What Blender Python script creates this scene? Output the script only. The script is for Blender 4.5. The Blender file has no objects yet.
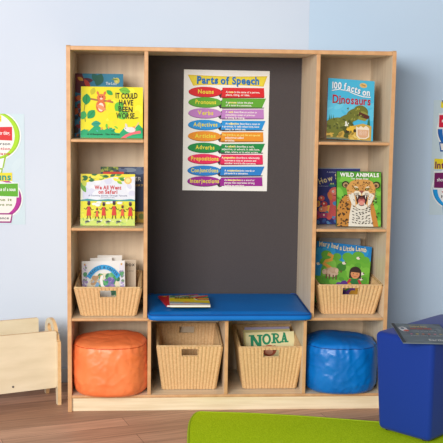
import bpy, bmesh, math, random
from mathutils import Vector, Matrix, Euler, noise
random.seed(7)
PI = math.pi
sc = bpy.context.scene
COL = sc.collection

# ------------------------------------------------------------------ materials
def lin(c):
    return tuple(((v/255)/12.92 if v/255 <= .04045 else ((v/255+.055)/1.055)**2.4) for v in c) + (1.0,)

MATS = {}
def paint(rgb, rough=.55, spec=.3, name=None):
    key = (tuple(rgb), rough, spec)
    if key in MATS: return MATS[key]
    m = bpy.data.materials.new(name or 'ink_%02x%02x%02x' % tuple(rgb)); m.use_nodes = True
    b = m.node_tree.nodes['Principled BSDF']
    b.inputs['Base Color'].default_value = lin([v*.93 for v in rgb])
    b.inputs['Roughness'].default_value = rough
    b.inputs['Specular IOR Level'].default_value = spec
    MATS[key] = m
    return m

def noisy(name, c1, c2, scale, mscale=(1, 1, 1), rough=.5, spec=.3, bump=0, bscale=None, detail=4, sheen=0, lo=.35, hi=.65, bdist=.002, rot=(0, 0, 0)):
    m = bpy.data.materials.new(name); m.use_nodes = True
    nt = m.node_tree; n = nt.nodes; L = nt.links
    b = n['Principled BSDF']
    tc = n.new('ShaderNodeTexCoord'); mp = n.new('ShaderNodeMapping')
    mp.inputs['Scale'].default_value = mscale; mp.inputs['Rotation'].default_value = rot
    L.new(tc.outputs['Object'], mp.inputs['Vector'])
    t = n.new('ShaderNodeTexNoise'); t.inputs['Scale'].default_value = scale; t.inputs['Detail'].default_value = detail
    L.new(mp.outputs['Vector'], t.inputs['Vector'])
    r = n.new('ShaderNodeValToRGB')
    r.color_ramp.elements[0].position = lo; r.color_ramp.elements[0].color = lin(c1)
    r.color_ramp.elements[1].position = hi; r.color_ramp.elements[1].color = lin(c2)
    L.new(t.outputs['Fac'], r.inputs['Fac']); L.new(r.outputs['Color'], b.inputs['Base Color'])
    b.inputs['Roughness'].default_value = rough; b.inputs['Specular IOR Level'].default_value = spec
    if sheen: b.inputs['Sheen Weight'].default_value = sheen
    if bump:
        t2 = n.new('ShaderNodeTexNoise'); t2.inputs['Scale'].default_value = bscale or scale; t2.inputs['Detail'].default_value = 3
        L.new(mp.outputs['Vector'], t2.inputs['Vector'])
        bp = n.new('ShaderNodeBump'); bp.inputs['Strength'].default_value = bump; bp.inputs['Distance'].default_value = bdist
        L.new(t2.outputs['Fac'], bp.inputs['Height']); L.new(bp.outputs['Normal'], b.inputs['Normal'])
    return m

WOOD_V = noisy('maple_upright_grain', (217, 196, 168), (230, 212, 185), 3, (14, 14, .9), .45, .35)
WOOD_H = noisy('maple_level_grain', (217, 196, 168), (231, 213, 186), 3, (.9, 14, 14), .45, .35)
EDGE = noisy('beech_edge_band', (196, 147, 101), (210, 163, 116), 4, (6, 6, 6), .45, .35)
KICK = noisy('maple_kick_grain', (224, 203, 166), (238, 221, 188), 4, (1, 10, 22), .5, .3)
BACKW = noisy('maple_back_veneer', (212, 187, 158), (224, 201, 172), 3, (10, 10, .8), .5, .3)
BINW = noisy('birch_ply', (218, 201, 168), (230, 214, 184), 2.2, (2, 8, 9), .5, .3)
BINE = noisy('birch_ply_edge', (214, 172, 120), (226, 188, 138), 5, (8, 8, 8), .5, .3)
BLACK = noisy('dark_felt_board', (72, 67, 68), (78, 73, 74), 300, rough=.85, spec=.15, bump=.15, bdist=.0006)
WICKER = noisy('wicker', (205, 163, 114), (226, 188, 139), 110, (1, 1, 1.4), .6, .25, detail=3, lo=.25, hi=.7)
WICKER_RIM = noisy('wicker_rim', (200, 161, 113), (220, 186, 138), 90, rough=.6, spec=.25)
ORANGE = noisy('orange_vinyl', (240, 122, 66), (246, 134, 78), 8, rough=.42, spec=.45, bump=.25, bscale=40, bdist=.004)
ORANGE_D = paint((226, 92, 40), .5, .4, 'orange_piping')
BLUEB = noisy('blue_nylon', (0, 104, 188), (4, 116, 202), 8, rough=.36, spec=.5, bump=.25, bscale=40, bdist=.004)
BLUEB_D = paint((6, 78, 160), .5, .4, 'blue_nylon_piping')
CUSH = noisy('blue_cushion_vinyl', (0, 104, 186), (0, 110, 194), 6, rough=.5, spec=.25, bump=.1, bscale=60, bdist=.001)
CUSH_D = paint((4, 74, 156), .5, .3, 'blue_cushion_welt')
BENCH = noisy('royal_blue_fabric', (15, 48, 136), (19, 54, 144), 260, rough=.75, spec=.2, bump=.3, bdist=.0006, sheen=.1)
RUG = noisy('lime_pile', (162, 194, 16), (187, 215, 34), 160, rough=.95, spec=.05, bump=.5, bscale=240, bdist=.005)
RUGB = noisy('lime_binding', (150, 176, 30), (172, 196, 50), 200, rough=.9, spec=.1)
PAGES = noisy('paper_block', (226, 220, 206), (240, 236, 224), 3, (2, 400, 2), .8, .1)
PLASTIC = paint((24, 24, 28), .5, .4, 'black_plastic')
STEEL = paint((96, 92, 88), .35, .5, 'screw_steel')
WHITE = paint((244, 244, 240), .45, .4, 'white_card')

def wall_mat(name, c1, c2):
    return noisy(name, c1, c2, 1.1, rough=.7, spec=.2, bump=.08, bscale=220, bdist=.0008, detail=2)
WALL = wall_mat('pale_blue_paint', (197, 207, 222), (203, 212, 225))
WALLR = wall_mat('sky_blue_paint', (186, 207, 228), (192, 212, 232))
TRIM = paint((196, 206, 218), .5, .35, 'baseboard_paint')

def floor_mat():
    m = bpy.data.materials.new('laminate_planks'); m.use_nodes = True
    nt = m.node_tree; n = nt.nodes; L = nt.links; b = n['Principled BSDF']
    tc = n.new('ShaderNodeTexCoord'); mp = n.new('ShaderNodeMapping')
    mp.inputs['Rotation'].default_value = (0, 0, math.radians(-17)); mp.inputs['Location'].default_value = (.33, .035, 0)
    L.new(tc.outputs['Object'], mp.inputs['Vector'])
    br = n.new('ShaderNodeTexBrick'); br.offset = .37; br.squash = 1
    br.inputs['Scale'].default_value = 1; br.inputs['Brick Width'].default_value = .85; br.inputs['Row Height'].default_value = .112
    br.inputs['Mortar Size'].default_value = .0012; br.inputs['Bias'].default_value = 0
    br.inputs['Color1'].default_value = lin((168, 128, 104)); br.inputs['Color2'].default_value = lin((208, 163, 136)); br.inputs['Mortar'].default_value = lin((120, 86, 70))
    L.new(mp.outputs['Vector'], br.inputs['Vector'])
    mp2 = n.new('ShaderNodeMapping'); mp2.inputs['Scale'].default_value = (1.6, 26, 1)
    L.new(mp.outputs['Vector'], mp2.inputs['Vector'])
    t = n.new('ShaderNodeTexNoise'); t.inputs['Scale'].default_value = 2.2; t.inputs['Detail'].default_value = 6; t.inputs['Distortion'].default_value = .6
    L.new(mp2.outputs['Vector'], t.inputs['Vector'])
    r = n.new('ShaderNodeValToRGB'); r.color_ramp.elements[0].position = .3; r.color_ramp.elements[0].color = (.62, .57, .54, 1)
    r.color_ramp.elements[1].position = .66; r.color_ramp.elements[1].color = (1.08, 1.06, 1.04, 1)
    L.new(t.outputs['Fac'], r.inputs['Fac'])
    mx = n.new('ShaderNodeMix'); mx.data_type = 'RGBA'; mx.blend_type = 'MULTIPLY'; mx.inputs['Factor'].default_value = .8
    L.new(br.outputs['Color'], mx.inputs['A']); L.new(r.outputs['Color'], mx.inputs['B'])
    L.new(mx.outputs['Result'], b.inputs['Base Color'])
    b.inputs['Roughness'].default_value = .45; b.inputs['Specular IOR Level'].default_value = .3
    return m
FLOOR = floor_mat()

# ------------------------------------------------------------------ mesh builder
class MB:
    def __init__(self):
        self.bm = bmesh.new(); self.mats = []
    def mi(self, m):
        if m not in self.mats: self.mats.append(m)
        return self.mats.index(m)
    def merge(self, bm2, smooth=False):
        mp = {}
        for v in bm2.verts: mp[v] = self.bm.verts.new(v.co)
        for f in bm2.faces:
            try: nf = self.bm.faces.new([mp[v] for v in f.verts])
            except ValueError: continue
            nf.material_index = f.material_index; nf.smooth = smooth or f.smooth
        bm2.free()
    def box(self, x0, x1, y0, y1, z0, z1, m, bev=0, seg=2, front=None, smooth=False):
        b = bmesh.new(); bmesh.ops.create_cube(b, size=1)
        for v in b.verts:
            v.co = Vector((x0 if v.co.x < 0 else x1, y0 if v.co.y < 0 else y1, z0 if v.co.z < 0 else z1))
        if bev: bmesh.ops.bevel(b, geom=b.edges[:], offset=bev, segments=seg, profile=.5, affect='EDGES')
        b.normal_update()
        i = self.mi(m); j = self.mi(front) if front else i
        for f in b.faces: f.material_index = j if (front and f.normal.y < -.3) else i
        self.merge(b, smooth); return self
    def extrude(self, loops, axis, a, c, m, side=None):
        """loops of 2-D points (first outer, rest holes), filled and extruded along axis from a to c"""
        def P(p, t):
            if axis == 'x': return Vector((t, p[0], p[1]))
            if axis == 'y': return Vector((p[0], t, p[1]))
            return Vector((p[0], p[1], t))
        b = bmesh.new(); i = self.mi(m); k = self.mi(side) if side else i
        rings = []
        for lp in loops:
            vs = [b.verts.new(P(p, a)) for p in lp]; rings.append(vs)
        es = [b.edges.new((vs[q], vs[(q+1) % len(vs)])) for vs in rings for q in range(len(vs))]
        r = bmesh.ops.triangle_fill(b, use_beauty=True, use_dissolve=False, edges=es)
        fs = [g for g in r['geom'] if isinstance(g, bmesh.types.BMFace)]
        mp = {}
        for vs in rings:
            for v, q in zip(vs, range(len(vs))): pass
        for lp, vs in zip(loops, rings):
            for p, v in zip(lp, vs): mp[v] = b.verts.new(P(p, c))
        for f in fs:
            f.material_index = i
            g = b.faces.new([mp[v] for v in reversed(f.verts)]); g.material_index = i
        for vs in rings:
            for q in range(len(vs)):
                v, w = vs[q], vs[(q+1) % len(vs)]
                g = b.faces.new([v, w, mp[w], mp[v]]); g.material_index = k
        bmesh.ops.recalc_face_normals(b, faces=b.faces[:])
        self.merge(b); return self
    def tube(self, pts, r, m, closed=False, n=8):
        pts = [Vector(p) for p in pts]; i = self.mi(m); rings = []
        N = len(pts)
        for k, p in enumerate(pts):
            if closed: d = pts[(k+1) % N] - pts[k-1]
            else: d = pts[min(k+1, N-1)] - pts[max(k-1, 0)]
            d.normalize()
            up = Vector((0, 0, 1)) if abs(d.z) < .9 else Vector((0, 1, 0))
            a = d.cross(up).normalized(); c = d.cross(a).normalized()
            rings.append([self.bm.verts.new(p + r*(math.cos(t)*a + math.sin(t)*c)) for t in [2*PI*q/n for q in range(n)]])
        for k in range(N if closed else N-1):
            A, B = rings[k], rings[(k+1) % N]
            # match start vertex for closed loops with frame flips
            off = min(range(n), key=lambda o: (A[0].co - B[o].co).length)
            for q in range(n):
                try:
                    f = self.bm.faces.new([A[q], A[(q+1) % n], B[(q+1+off) % n], B[(q+off) % n]]); f.material_index = i; f.smooth = True
                except ValueError: pass
        if not closed:
            for rg in (rings[0], rings[-1]):
                f = self.bm.faces.new(rg); f.material_index = i
        return self
    def grid(self, fn, nu, nv, m, wrap=False, skip=None, smooth=True, caps=False):
        i = self.mi(m)
        V = [[self.bm.verts.new(fn(u, v)) for u in range(nu if wrap else nu+1)] for v in range(nv+1)]
        for v in range(nv):
            for u in range(nu):
                if skip and skip(u, v): continue
                w = (u+1) % nu if wrap else u+1
                f = self.bm.faces.new([V[v][u], V[v][w], V[v+1][w], V[v+1][u]]); f.material_index = i; f.smooth = smooth
        if caps:
            for row in (V[0], V[-1]):
                f = self.bm.faces.new(row); f.material_index = i; f.smooth = smooth
        return self
    def build(self, name, parent=None, fix=True):
        if fix: bmesh.ops.recalc_face_normals(self.bm, faces=self.bm.faces[:])
        me = bpy.data.meshes.new(name); self.bm.to_mesh(me); self.bm.free()
        for m in self.mats: me.materials.append(m)
        o = bpy.data.objects.new(name, me); COL.objects.link(o)
        if parent: o.parent = parent
        return o

def tag(o, label, cat, group=None):
    o['label'] = label; o['category'] = cat
    if group: o['group'] = group
    return o
def thing(name, label, cat, loc=(0, 0, 0), rot=(0, 0, 0), group=None):
    o = bpy.data.objects.new(name, None); COL.objects.link(o)
    o.location = loc; o.rotation_euler = rot; o.empty_display_size = .05
    return tag(o, label, cat, group)
def struct(o):
    o['kind'] = 'structure'; return o

# ------------------------------------------------------------------ flat printing on covers and posters
GLY = {}
def glyph(ch, bold):
    k = (ch, bold)
    if k not in GLY:
        cu = bpy.data.curves.new('glyph', 'FONT'); cu.body = ch; cu.size = 1; cu.offset = bold; cu.resolution_u = 3
        ob = bpy.data.objects.new('glyph', cu)
        COL.objects.link(ob)
        me = bpy.data.meshes.new_from_object(ob.evaluated_get(bpy.context.evaluated_depsgraph_get()))
        vs = [(v.co.x, v.co.y) for v in me.vertices]; fs = [list(p.vertices) for p in me.polygons]
        bpy.data.objects.remove(ob); bpy.data.curves.remove(cu); bpy.data.meshes.remove(me)
        xs = [v[0] for v in vs] or [0, .3]
        x0 = min(xs); w = max(xs)-x0
        GLY[k] = ([(a-x0, c) for a, c in vs], fs, w)
    return GLY[k]

class Art:
    """draws flat ink shapes, u to the right and v up in metres, just off the plane y = y0 facing -y"""
    def __init__(self, mb, w, h, y0=0, ox=0, oz=0):
        self.mb, self.w, self.h, self.y0, self.ox, self.oz = mb, w, h, y0, ox, oz; self.k = 1
    def put(self, vs, fs, col, clip=True):
        d = self.y0 - self.k*.000035 - .00008; self.k += 1
        i = self.mb.mi(paint(col)); bm = bmesh.new()
        V = [bm.verts.new((a, 0, c)) for a, c in vs]
        for f in fs:
            try: bm.faces.new([V[q] for q in f])
            except ValueError: pass
        if clip:
            for no, co in (((1, 0, 0), (self.w, 0, 0)), ((-1, 0, 0), (0, 0, 0)), ((0, 0, 1), (0, 0, self.h)), ((0, 0, -1), (0, 0, 0))):
                g = bm.verts[:] + bm.edges[:] + bm.faces[:]
                if g: bmesh.ops.bisect_plane(bm, geom=g, plane_co=co, plane_no=no, clear_outer=True)
        bm.normal_update()
        for f in bm.faces:
            if f.normal.y > 0: f.normal_flip()
            f.material_index = i
        for v in bm.verts: v.co = Vector((v.co.x + self.ox, d, v.co.z + self.oz))
        self.mb.merge(bm)
    def poly(self, pts, col): self.put(pts, [list(range(len(pts)))], col)
    def rect(self, x0, y0, x1, y1, col): self.poly([(x0, y0), (x1, y0), (x1, y1), (x0, y1)], col)
    def ell(self, cx, cy, rx, ry, col, rot=0, n=24, a0=0, a1=2*PI):
        c, s = math.cos(rot), math.sin(rot); P = []
        full = abs(a1-a0-2*PI) < 1e-6
        for q in range(n if full else n+1):
            t = a0+(a1-a0)*q/n; x, y = rx*math.cos(t), ry*math.sin(t); P.append((cx+x*c-y*s, cy+x*s+y*c))
        self.poly(P, col)
    def ring(self, cx, cy, rx, ry, th, col, a0=0, a1=2*PI, n=32):
        vs = []; fs = []
        for q in range(n+1):
            t = a0+(a1-a0)*q/n
            vs += [(cx+rx*math.cos(t), cy+ry*math.sin(t)), (cx+(rx-th)*math.cos(t), cy+(ry-th)*math.sin(t))]
        for q in range(n): fs.append([2*q, 2*q+2, 2*q+3, 2*q+1])
        self.put(vs, fs, col)
    def stroke(self, pts, w, col):
        vs = []; fs = []
        for q in range(len(pts)):
            a = Vector(pts[max(q-1, 0)]); b = Vector(pts[min(q+1, len(pts)-1)]); d = (b-a)
            if d.length < 1e-9: d = Vector((1, 0))
            d.normalize(); nn = Vector((-d.y, d.x))*w/2; p = Vector(pts[q])
            vs += [tuple(p+nn), tuple(p-nn)]
        for q in range(len(pts)-1): fs.append([2*q, 2*q+2, 2*q+3, 2*q+1])
        self.put(vs, fs, col)
    def leaf(self, x, y, L, W, rot, col, vein=None):
        P = []; c, s = math.cos(rot), math.sin(rot)
        for q in range(9): t = q/8; P.append((t*L, W/2*math.sin(PI*t)**.8))
        for q in range(7, 0, -1): t = q/8; P.append((t*L, -W/2*math.sin(PI*t)**.8))
        self.poly([(x+a*c-b*s, y+a*s+b*c) for a, b in P], col)
        if vein: self.stroke([(x, y), (x+L*.9*c, y+L*.9*s)], W*.07, vein)
    def splat(self, n, box, r, cols, asp=1):
        for q in range(n):
            rr = r*random.uniform(.6, 1.3)
            self.ell(random.uniform(box[0], box[2]), random.uniform(box[1], box[3]), rr, rr*asp*random.uniform(.6, 1.3), random.choice(cols), random.uniform(0, PI), 10)
    def text(self, s, x, y, size, col, bold=.0, gap=.07, sx=1, align='l', arc=None, jig=0, w=None, slant=0):
        """arc(t) gives (dv, angle) for the letter at 0..1 along the line; w squeezes the line to a width"""
        adv = []
        for ch in s: adv.append((.28 if ch == ' ' else glyph(ch, bold)[2]+gap)*size)
        tot = sum(adv)
        if w: sx = w/tot
        tot *= sx; x0 = x - (tot/2 if align == 'c' else tot if align == 'r' else 0)
        cx = x0; VS = []; FS = []
        for ch, a in zip(s, adv):
            if ch != ' ':
                vs, fs, gw = glyph(ch, bold); mid = cx+a*sx/2; dv, an = arc((mid-x0)/tot) if arc else (0, 0)
                if jig: an += random.uniform(-jig, jig)*.5; dv += random.uniform(-jig, jig)*size*.3
                c, sn = math.cos(an), math.sin(an); base = len(VS)
                for p, q in vs:
                    p = (p-gw/2+slant*q)*size*sx; q = q*size
                    VS.append((mid+p*c-q*sn, y+dv+p*sn+q*c))
                FS += [[base+i for i in f] for f in fs]
            cx += a*sx
        self.put(VS, FS, col)
        return tot

# ------------------------------------------------------------------ the setting
b = MB(); b.box(-2.6, 3.4, -5.2, .62, -.05, 0, FLOOR); struct(b.build('floor'))
b = MB(); b.box(-2.6, 1.107, .465, .60, 0, 2.6, WALL); struct(b.build('wall_back'))
ca, sa = math.cos(math.radians(-4)), math.sin(math.radians(4))
b = MB(); b.extrude([[(1.107, .4655), (3.4, .4655+2.293*.07), (3.4, .75), (1.107, .60)]], 'z', 0, 2.6, WALLR); struct(b.build('wall_right'))
b = MB(); b.box(-2.6, 1.10, .452, .4648, 0, .072, TRIM, .003); struct(b.build('baseboard_back'))

# ------------------------------------------------------------------ reading-nook bookcase
W, H, D, T = 1.4175, 1.6, .43, .017
A0, B0 = .3297, 1.0696                    # left faces of the two tall dividers
S1, S2, S3, BB = 1.2038, .8211, .4218, .0745
root = thing('bookcase', 'tall maple bookcase with shelves either side of a dark board and seat', 'bookcase')
def part(name, args, m, bev=.0015, front=None, parent=root):
    return MB().box(*args, m, bev, 2, front).build(name, parent)
for x in (0, W-T):
    b = MB()
    r = .012; pr = [(D, 0), (D, H)] + [(r-r*math.sin(t), H-r+r*math.cos(t)) for t in [PI/2*q/5 for q in range(6)]] + [(0, 0)]
    b.extrude([pr], 'x', x, x+T, WOOD_V, EDGE); b.build('side_panel', root)
part('top_panel', (T, W-T, .001, D, H-.021, H-.003), WOOD_H, .003, EDGE)
for x in (A0, B0): part('divider', (x, x+T, .001, D-.012, S3, H-.021), WOOD_V, .002, EDGE)
ZU = S3-.0135
for x0, x1 in ((.3492, .365), (.691, .7064), (1.042, 1.0565)): part('lower_divider', (x0, x1, .002, D-.012, BB, ZU), WOOD_V, .002, EDGE)
for z in (S1, S2, S3):
    part('shelf', (T, A0 if z != S3 else .357, .001, D-.012, z-.0135, z), WOOD_H, .0045, EDGE)
    part('shelf', (B0+T if z != S3 else 1.049, W-T, .001, D-.012, z-.0135, z), WOOD_H, .0045, EDGE)
part('seat_board', (.357, 1.049, .002, D-.012, ZU, S3), WOOD_H, .002, EDGE)
part('bottom_board', (T, W-T, .001, D-.012, BB-.0135, BB), WOOD_H, .004, EDGE)
part('toe_kick', (T, W-T, .012, .028, 0, BB-.0135), KICK, .001)
for x0, x1 in ((T, A0+T/2), (B0+T/2, W-T)): part('back_panel', (x0, x1, D-.012, D-.002, S3, H-.021), BACKW, 0)
part('back_panel', (T, W-T, D-.012, D-.002, BB-.01, S3), BACKW, 0)
o = part('backboard', (A0+T/2, B0+T/2, D-.014, D-.002, S3, H-.021), BLACK, 0); o['label'] = 'dark grey felt board behind the seat'

# seat cushion
t = thing('seat_cushion', 'long flat bright blue cushion on the bookcase seat', 'cushion', (.7083, .1915, S3))
hw, hd, th = .3605, .231, .033
def cush(u, v, nu=64, nv=40):
    a = 2*PI*u/nu
    s = -1+2*v/nv                                   # -1 bottom centre .. 1 top centre
    e = .10
    cx = math.copysign(abs(math.cos(a))**e, math.cos(a)); cy = math.copysign(abs(math.sin(a))**e, math.sin(a))
    ph = s*PI/2; rr = abs(math.cos(ph))**.16; zz = math.copysign(abs(math.sin(ph))**.9, math.sin(ph))
    inset = (1-rr)
    x, y = cx*hw*(1 - inset), cy*hd*(1-inset)
    z = th/2 + zz*th/2*(.86 if rr > .5 else .96)
    if s > 0: z += .004*(1-min(1, (abs(x)/hw)**4))*(1-min(1, (abs(y)/hd)**4))
    if y < -.196: z -= (.004 if s > 0 else .012)*min(1, (-y-.196)/.02)
    if y < -.192 and x > .3: x += .007*(x-.3)/.06
    return Vector((x, y, max(z, .0006 if y > -.192 else -.014)))
MB().grid(cush, 64, 40, CUSH, wrap=True).build('cushion_cover', t)
e = .10; ring = []
for k in range(96):
    a = 2*PI*k/96
    x = math.copysign(abs(math.cos(a))**.1, math.cos(a))*hw*.992; y = math.copysign(abs(math.sin(a))**.1, math.sin(a))*hd*.992
    ring.append((x + (.007*(x-.3)/.06 if y < -.2 and x > .3 else 0), y, .0265 - (.004 if y < -.2 else 0)))
MB().tube(ring, .0022, CUSH_D, True, 6).build('welt', t)

# ------------------------------------------------------------------ wicker baskets
def basket(label, x, y, z, hf, hb, wt=.289, wb=.236, rot=0, hole=.037):
    """front centre of the floor at (x, y, z); low front, higher back, flared sides"""
    root = thing('wicker_basket', label, 'basket', (x, y, z), (0, 0, rot), 'tapered wicker baskets in the bookcase')
    db0, db1, dt0, dt1 = 0.0, .285, -.045, .315      # floor and rim extents in y
    NR = 17; ND = 20; SUB = 8
    cols = []                                       # (side, s) around: front, right, back, left
    for sd, n in ((0, NR), (1, ND), (2, NR), (3, ND)):
        for q in range(n*SUB): cols.append((sd, q/(n*SUB), q/SUB))
    NU = len(cols); M = max(14, int(hb/.004))
    def rim(yf): 
        yf = min(1, max(0, yf)); return hf + (hb-hf)*(1-(1-yf)**1.7)
    def base(sd, s, t):
        w = (wb + (wt-wb)*t)/2; f = db0+(dt0-db0)*t; k = db1+(dt1-db1)*t
        return {0: ((-w+2*w*s, f), (0, -1)), 1: ((w, f+(k-f)*s), (1, 0)), 2: ((w-2*w*s, k), (0, 1)), 3: ((-w, k-(k-f)*s), (-1, 0))}[sd]
    def P(u, v, inner=False):
        sd, s, rb = cols[u % NU]; t = v/M
        p, nr = base(sd, s, t)
        hz = rim({0: 0, 1: s, 2: 1, 3: 1-s}[sd])
        zz = .004 + t*(hz-.004)
        amp = .0058*abs(math.sin(PI*rb))**.45 + .0009*(math.sin(PI*rb)**2)*math.cos(zz/.0042*PI + PI*math.floor(rb))
        if inner: off = -.006 - .6*amp
        else: off = amp
        if s < .004: off = 0 if not inner else -.004
        return Vector((p[0]+nr[0]*off, p[1]+nr[1]*off, zz))
    def hol(u, v):
        sd, s, rb = cols[u]
        if sd not in (0, 2): return False
        t = (v+.5)/M; p, _ = base(sd, s+.5/(NR*SUB), t); h = hf if sd == 0 else hb
        zz = .004+t*(h-.004)
        return abs(p[0]) < hole and h-.045 < zz < h-.011
    bd = MB(); bd.grid(lambda u, v: P(u, v), NU, M, WICKER, wrap=True, skip=hol); bd.grid(lambda u, v: P(u, v, True), NU, M, WICKER, wrap=True, skip=hol)
    bd.extrude([[(-wb/2+.003, db0+.003), (wb/2-.003, db0+.003), (wb/2-.003, db1-.003), (-wb/2+.003, db1-.003)]], 'z', .0, .006, WICKER)
    bd.build('woven_body', root, fix=False)
    pts = []
    for k in range(0, NU, 4):
        a = P(k, M); c = P(k, M, True); pts.append((a+c)/2 + Vector((0, 0, .001)))
    rm = MB().tube(pts, .0045, WICKER_RIM, True, 8); rm.build('rim', root)
    for sd, h, yy in ((0, hf, dt0), (2, hb, dt1)):
        tf = lambda zz: (db0+(dt0-db0)*zz/h) if sd == 0 else (db1+(dt1-db1)*zz/h)
        z0, z1 = h-.046, h-.010; o_ = .003 if sd == 0 else -.003
        lp = []
        for (px, pz) in ((-hole, z0), (hole, z0), (hole, z1), (-hole, z1)):
            lp.append((px, tf(pz)+o_, pz))
        full = []
        for q in range(4):
            p, r_ = Vector(lp[q]), Vector(lp[(q+1) % 4])
            for k in range(8): full.append(p.lerp(r_, k/8))
        MB().tube(full, .0026, WICKER_RIM, True, 6).build('handle_binding', root)
    return root
basket('empty wicker basket under the seat, left of the one holding books', .5375, .077, BB, .212, .232)
basket('wicker basket under the seat with a book marked in green letters', .9050, .081, BB, .2045, .224)
basket('low wicker basket above the orange beanbag, on the left lowest shelf', .1765, .046, S3, .135, .146)
basket('low wicker basket above the blue beanbag, on the right lowest shelf', 1.2553, .074, S3, .141, .150)

# ------------------------------------------------------------------ beanbags
def beanbag(name, label, x, y, z, R, hs, ht, m, md, seed, sq=1.0):
    root = thing(name, label, 'beanbag', (x, y, z), (0, 0, 0), 'round beanbag seats in the bottom cubbies')
    NU = 160
    # profile (r, z): floor centre -> side -> seam -> dome
    pf = [(0, 0), (.5*R, 0), (.86*R, .001), (.93*R, .008), (.975*R, .028), (.995*R, hs*.22), (1.0*R, hs*.4), (1.0*R, hs*.66), (.995*R, hs*.84), (.975*R, hs*.95), (.965*R, hs),
          (.94*R, hs+.010), (.86*R, hs+(ht-hs)*.45), (.68*R, hs+(ht-hs)*.78), (.4*R, ht*.995), (.15*R, ht), (0.002, ht)]
    # resample
    pts = []
    for (r0, z0), (r1, z1) in zip(pf[:-1], pf[1:]):
        n = max(2, int(math.hypot(r1-r0, z1-z0)/.005))
        for q in range(n): pts.append((r0+(r1-r0)*q/n, z0+(z1-z0)*q/n))
    pts.append(pf[-1]); sm = pts[:]
    for it in range(8): sm = [sm[0]] + [((a[0]+2*c[0]+d[0])/4, (a[1]+2*c[1]+d[1])/4) for a, c, d in zip(sm[:-2], sm[1:-1], sm[2:])] + [sm[-1]]
    iseam = min(range(len(sm)), key=lambda k: abs(sm[k][1]-hs)+(0 if sm[k][0] > .8*R else 9))
    def f(u, v, lst):
        r, zz = lst[v]; a = 2*PI*u/NU
        p = Vector((math.cos(a)*2.2, math.sin(a)*2.2, zz*7+seed))
        side = min(1, zz/.03)*min(1, r/(.5*R))
        fr = abs(zz-hs)
        puck = math.exp(-fr/.05)*.005*noise.noise(Vector((math.cos(a)*9+seed, math.sin(a)*9, zz*3)))
        fold = .005*noise.noise(p) + .0045*(abs(noise.noise(Vector((math.cos(a)*3+zz*9, math.sin(a)*3, zz*20+seed))))-.3)
        low = math.exp(-zz/.05)*.005*noise.noise(Vector((math.cos(a)*8, math.sin(a)*8+seed, zz*5)))
        cr = (1-abs(noise.noise(Vector((math.cos(a)*2.6+seed, math.sin(a)*2.6+zz*4, zz*11))))*2.2)
        cr2 = (1-abs(noise.noise(Vector((math.cos(a)*5-zz*12, math.sin(a)*5+seed, zz*16+2))))*2.4)
        fold += .0022*max(0, cr)**5 + .0026*max(0, cr2)**5 - .002
        rr = min(R*1.004, r + (puck+fold+low)*side); z2 = zz
        if r < .93*R and zz > hs: z2 += .006*noise.noise(Vector((r*math.cos(a)*7, r*math.sin(a)*7, seed))) + .0025*noise.noise(Vector((r*math.cos(a)*20, r*math.sin(a)*20, seed+5))) - .002*max(0, 1-2.2*abs(noise.noise(Vector((r*math.cos(a)*11, r*math.sin(a)*11, seed+1)))))**3
        k_ = (abs(math.cos(a))**2.5+abs(math.sin(a))**2.5)**(-1/2.5)
        return Vector((rr*math.cos(a)*k_, rr*math.sin(a)*k_*sq, z2))
    body = sm[:iseam+1]; top = sm[iseam:]
    MB().grid(lambda u, v: f(u, v, body), NU, len(body)-1, m, wrap=True).build('body', root)
    MB().grid(lambda u, v: f(u, v, top), NU, len(top)-1, m, wrap=True).build('top_panel', root)
    MB().tube([f(u, iseam, sm) for u in range(0, NU, 2)], .0022, md, True, 6).build('seam_piping', root)
    return root
beanbag('beanbag', 'round bright orange beanbag in the bottom left cubby', .1850, .105, BB, .1705, .224, .250, ORANGE, ORANGE_D, 3.1)
beanbag('beanbag', 'round shiny blue beanbag in the bottom right cubby', 1.2300, .122, BB, .1700, .214, .243, BLUEB, BLUEB_D, 8.7)

# ------------------------------------------------------------------ books
def book(name, label, pos, w, h, t, lean=0, yaw=0, roll=0, cover=(240, 240, 240), spine=None, group=None, art=None, flat=False, soft=False, back=None, cat='book'):
    l = math.radians(lean)
    z = pos[2] + t*math.sin(l) + .0006
    if roll > 0: z += w*math.sin(math.radians(roll))
    rot = Euler((-l, math.radians(roll), math.radians(yaw)), 'XYZ')
    if flat: rot = Euler((-PI/2, 0, math.radians(yaw)), 'XYZ'); z = pos[2] + t + .0005
    root = thing(name, label, cat, (pos[0], pos[1], z), rot, group)
    ct = .0006 if soft else .002; ins = 0.0008 if soft else .003
    b = MB(); cm = paint(cover, .35, .4); bmk = paint(back or cover, .35, .4); sm_ = paint(spine or cover, .35, .4)
    b.box(0, w, 0, ct, 0, h, cm); b.box(0, w, t-ct, t, 0, h, bmk); b.box(-.0004, ct, 0, t, 0, h, sm_)
    if art:
        a = Art(b, w, h); art(a)
    b.build('cover', root, fix=False)
    b = MB(); b.box(ct, w-ins, ct, t-ct, ins, h-ins, PAGES); b.build('pages', root)
    return root

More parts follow.
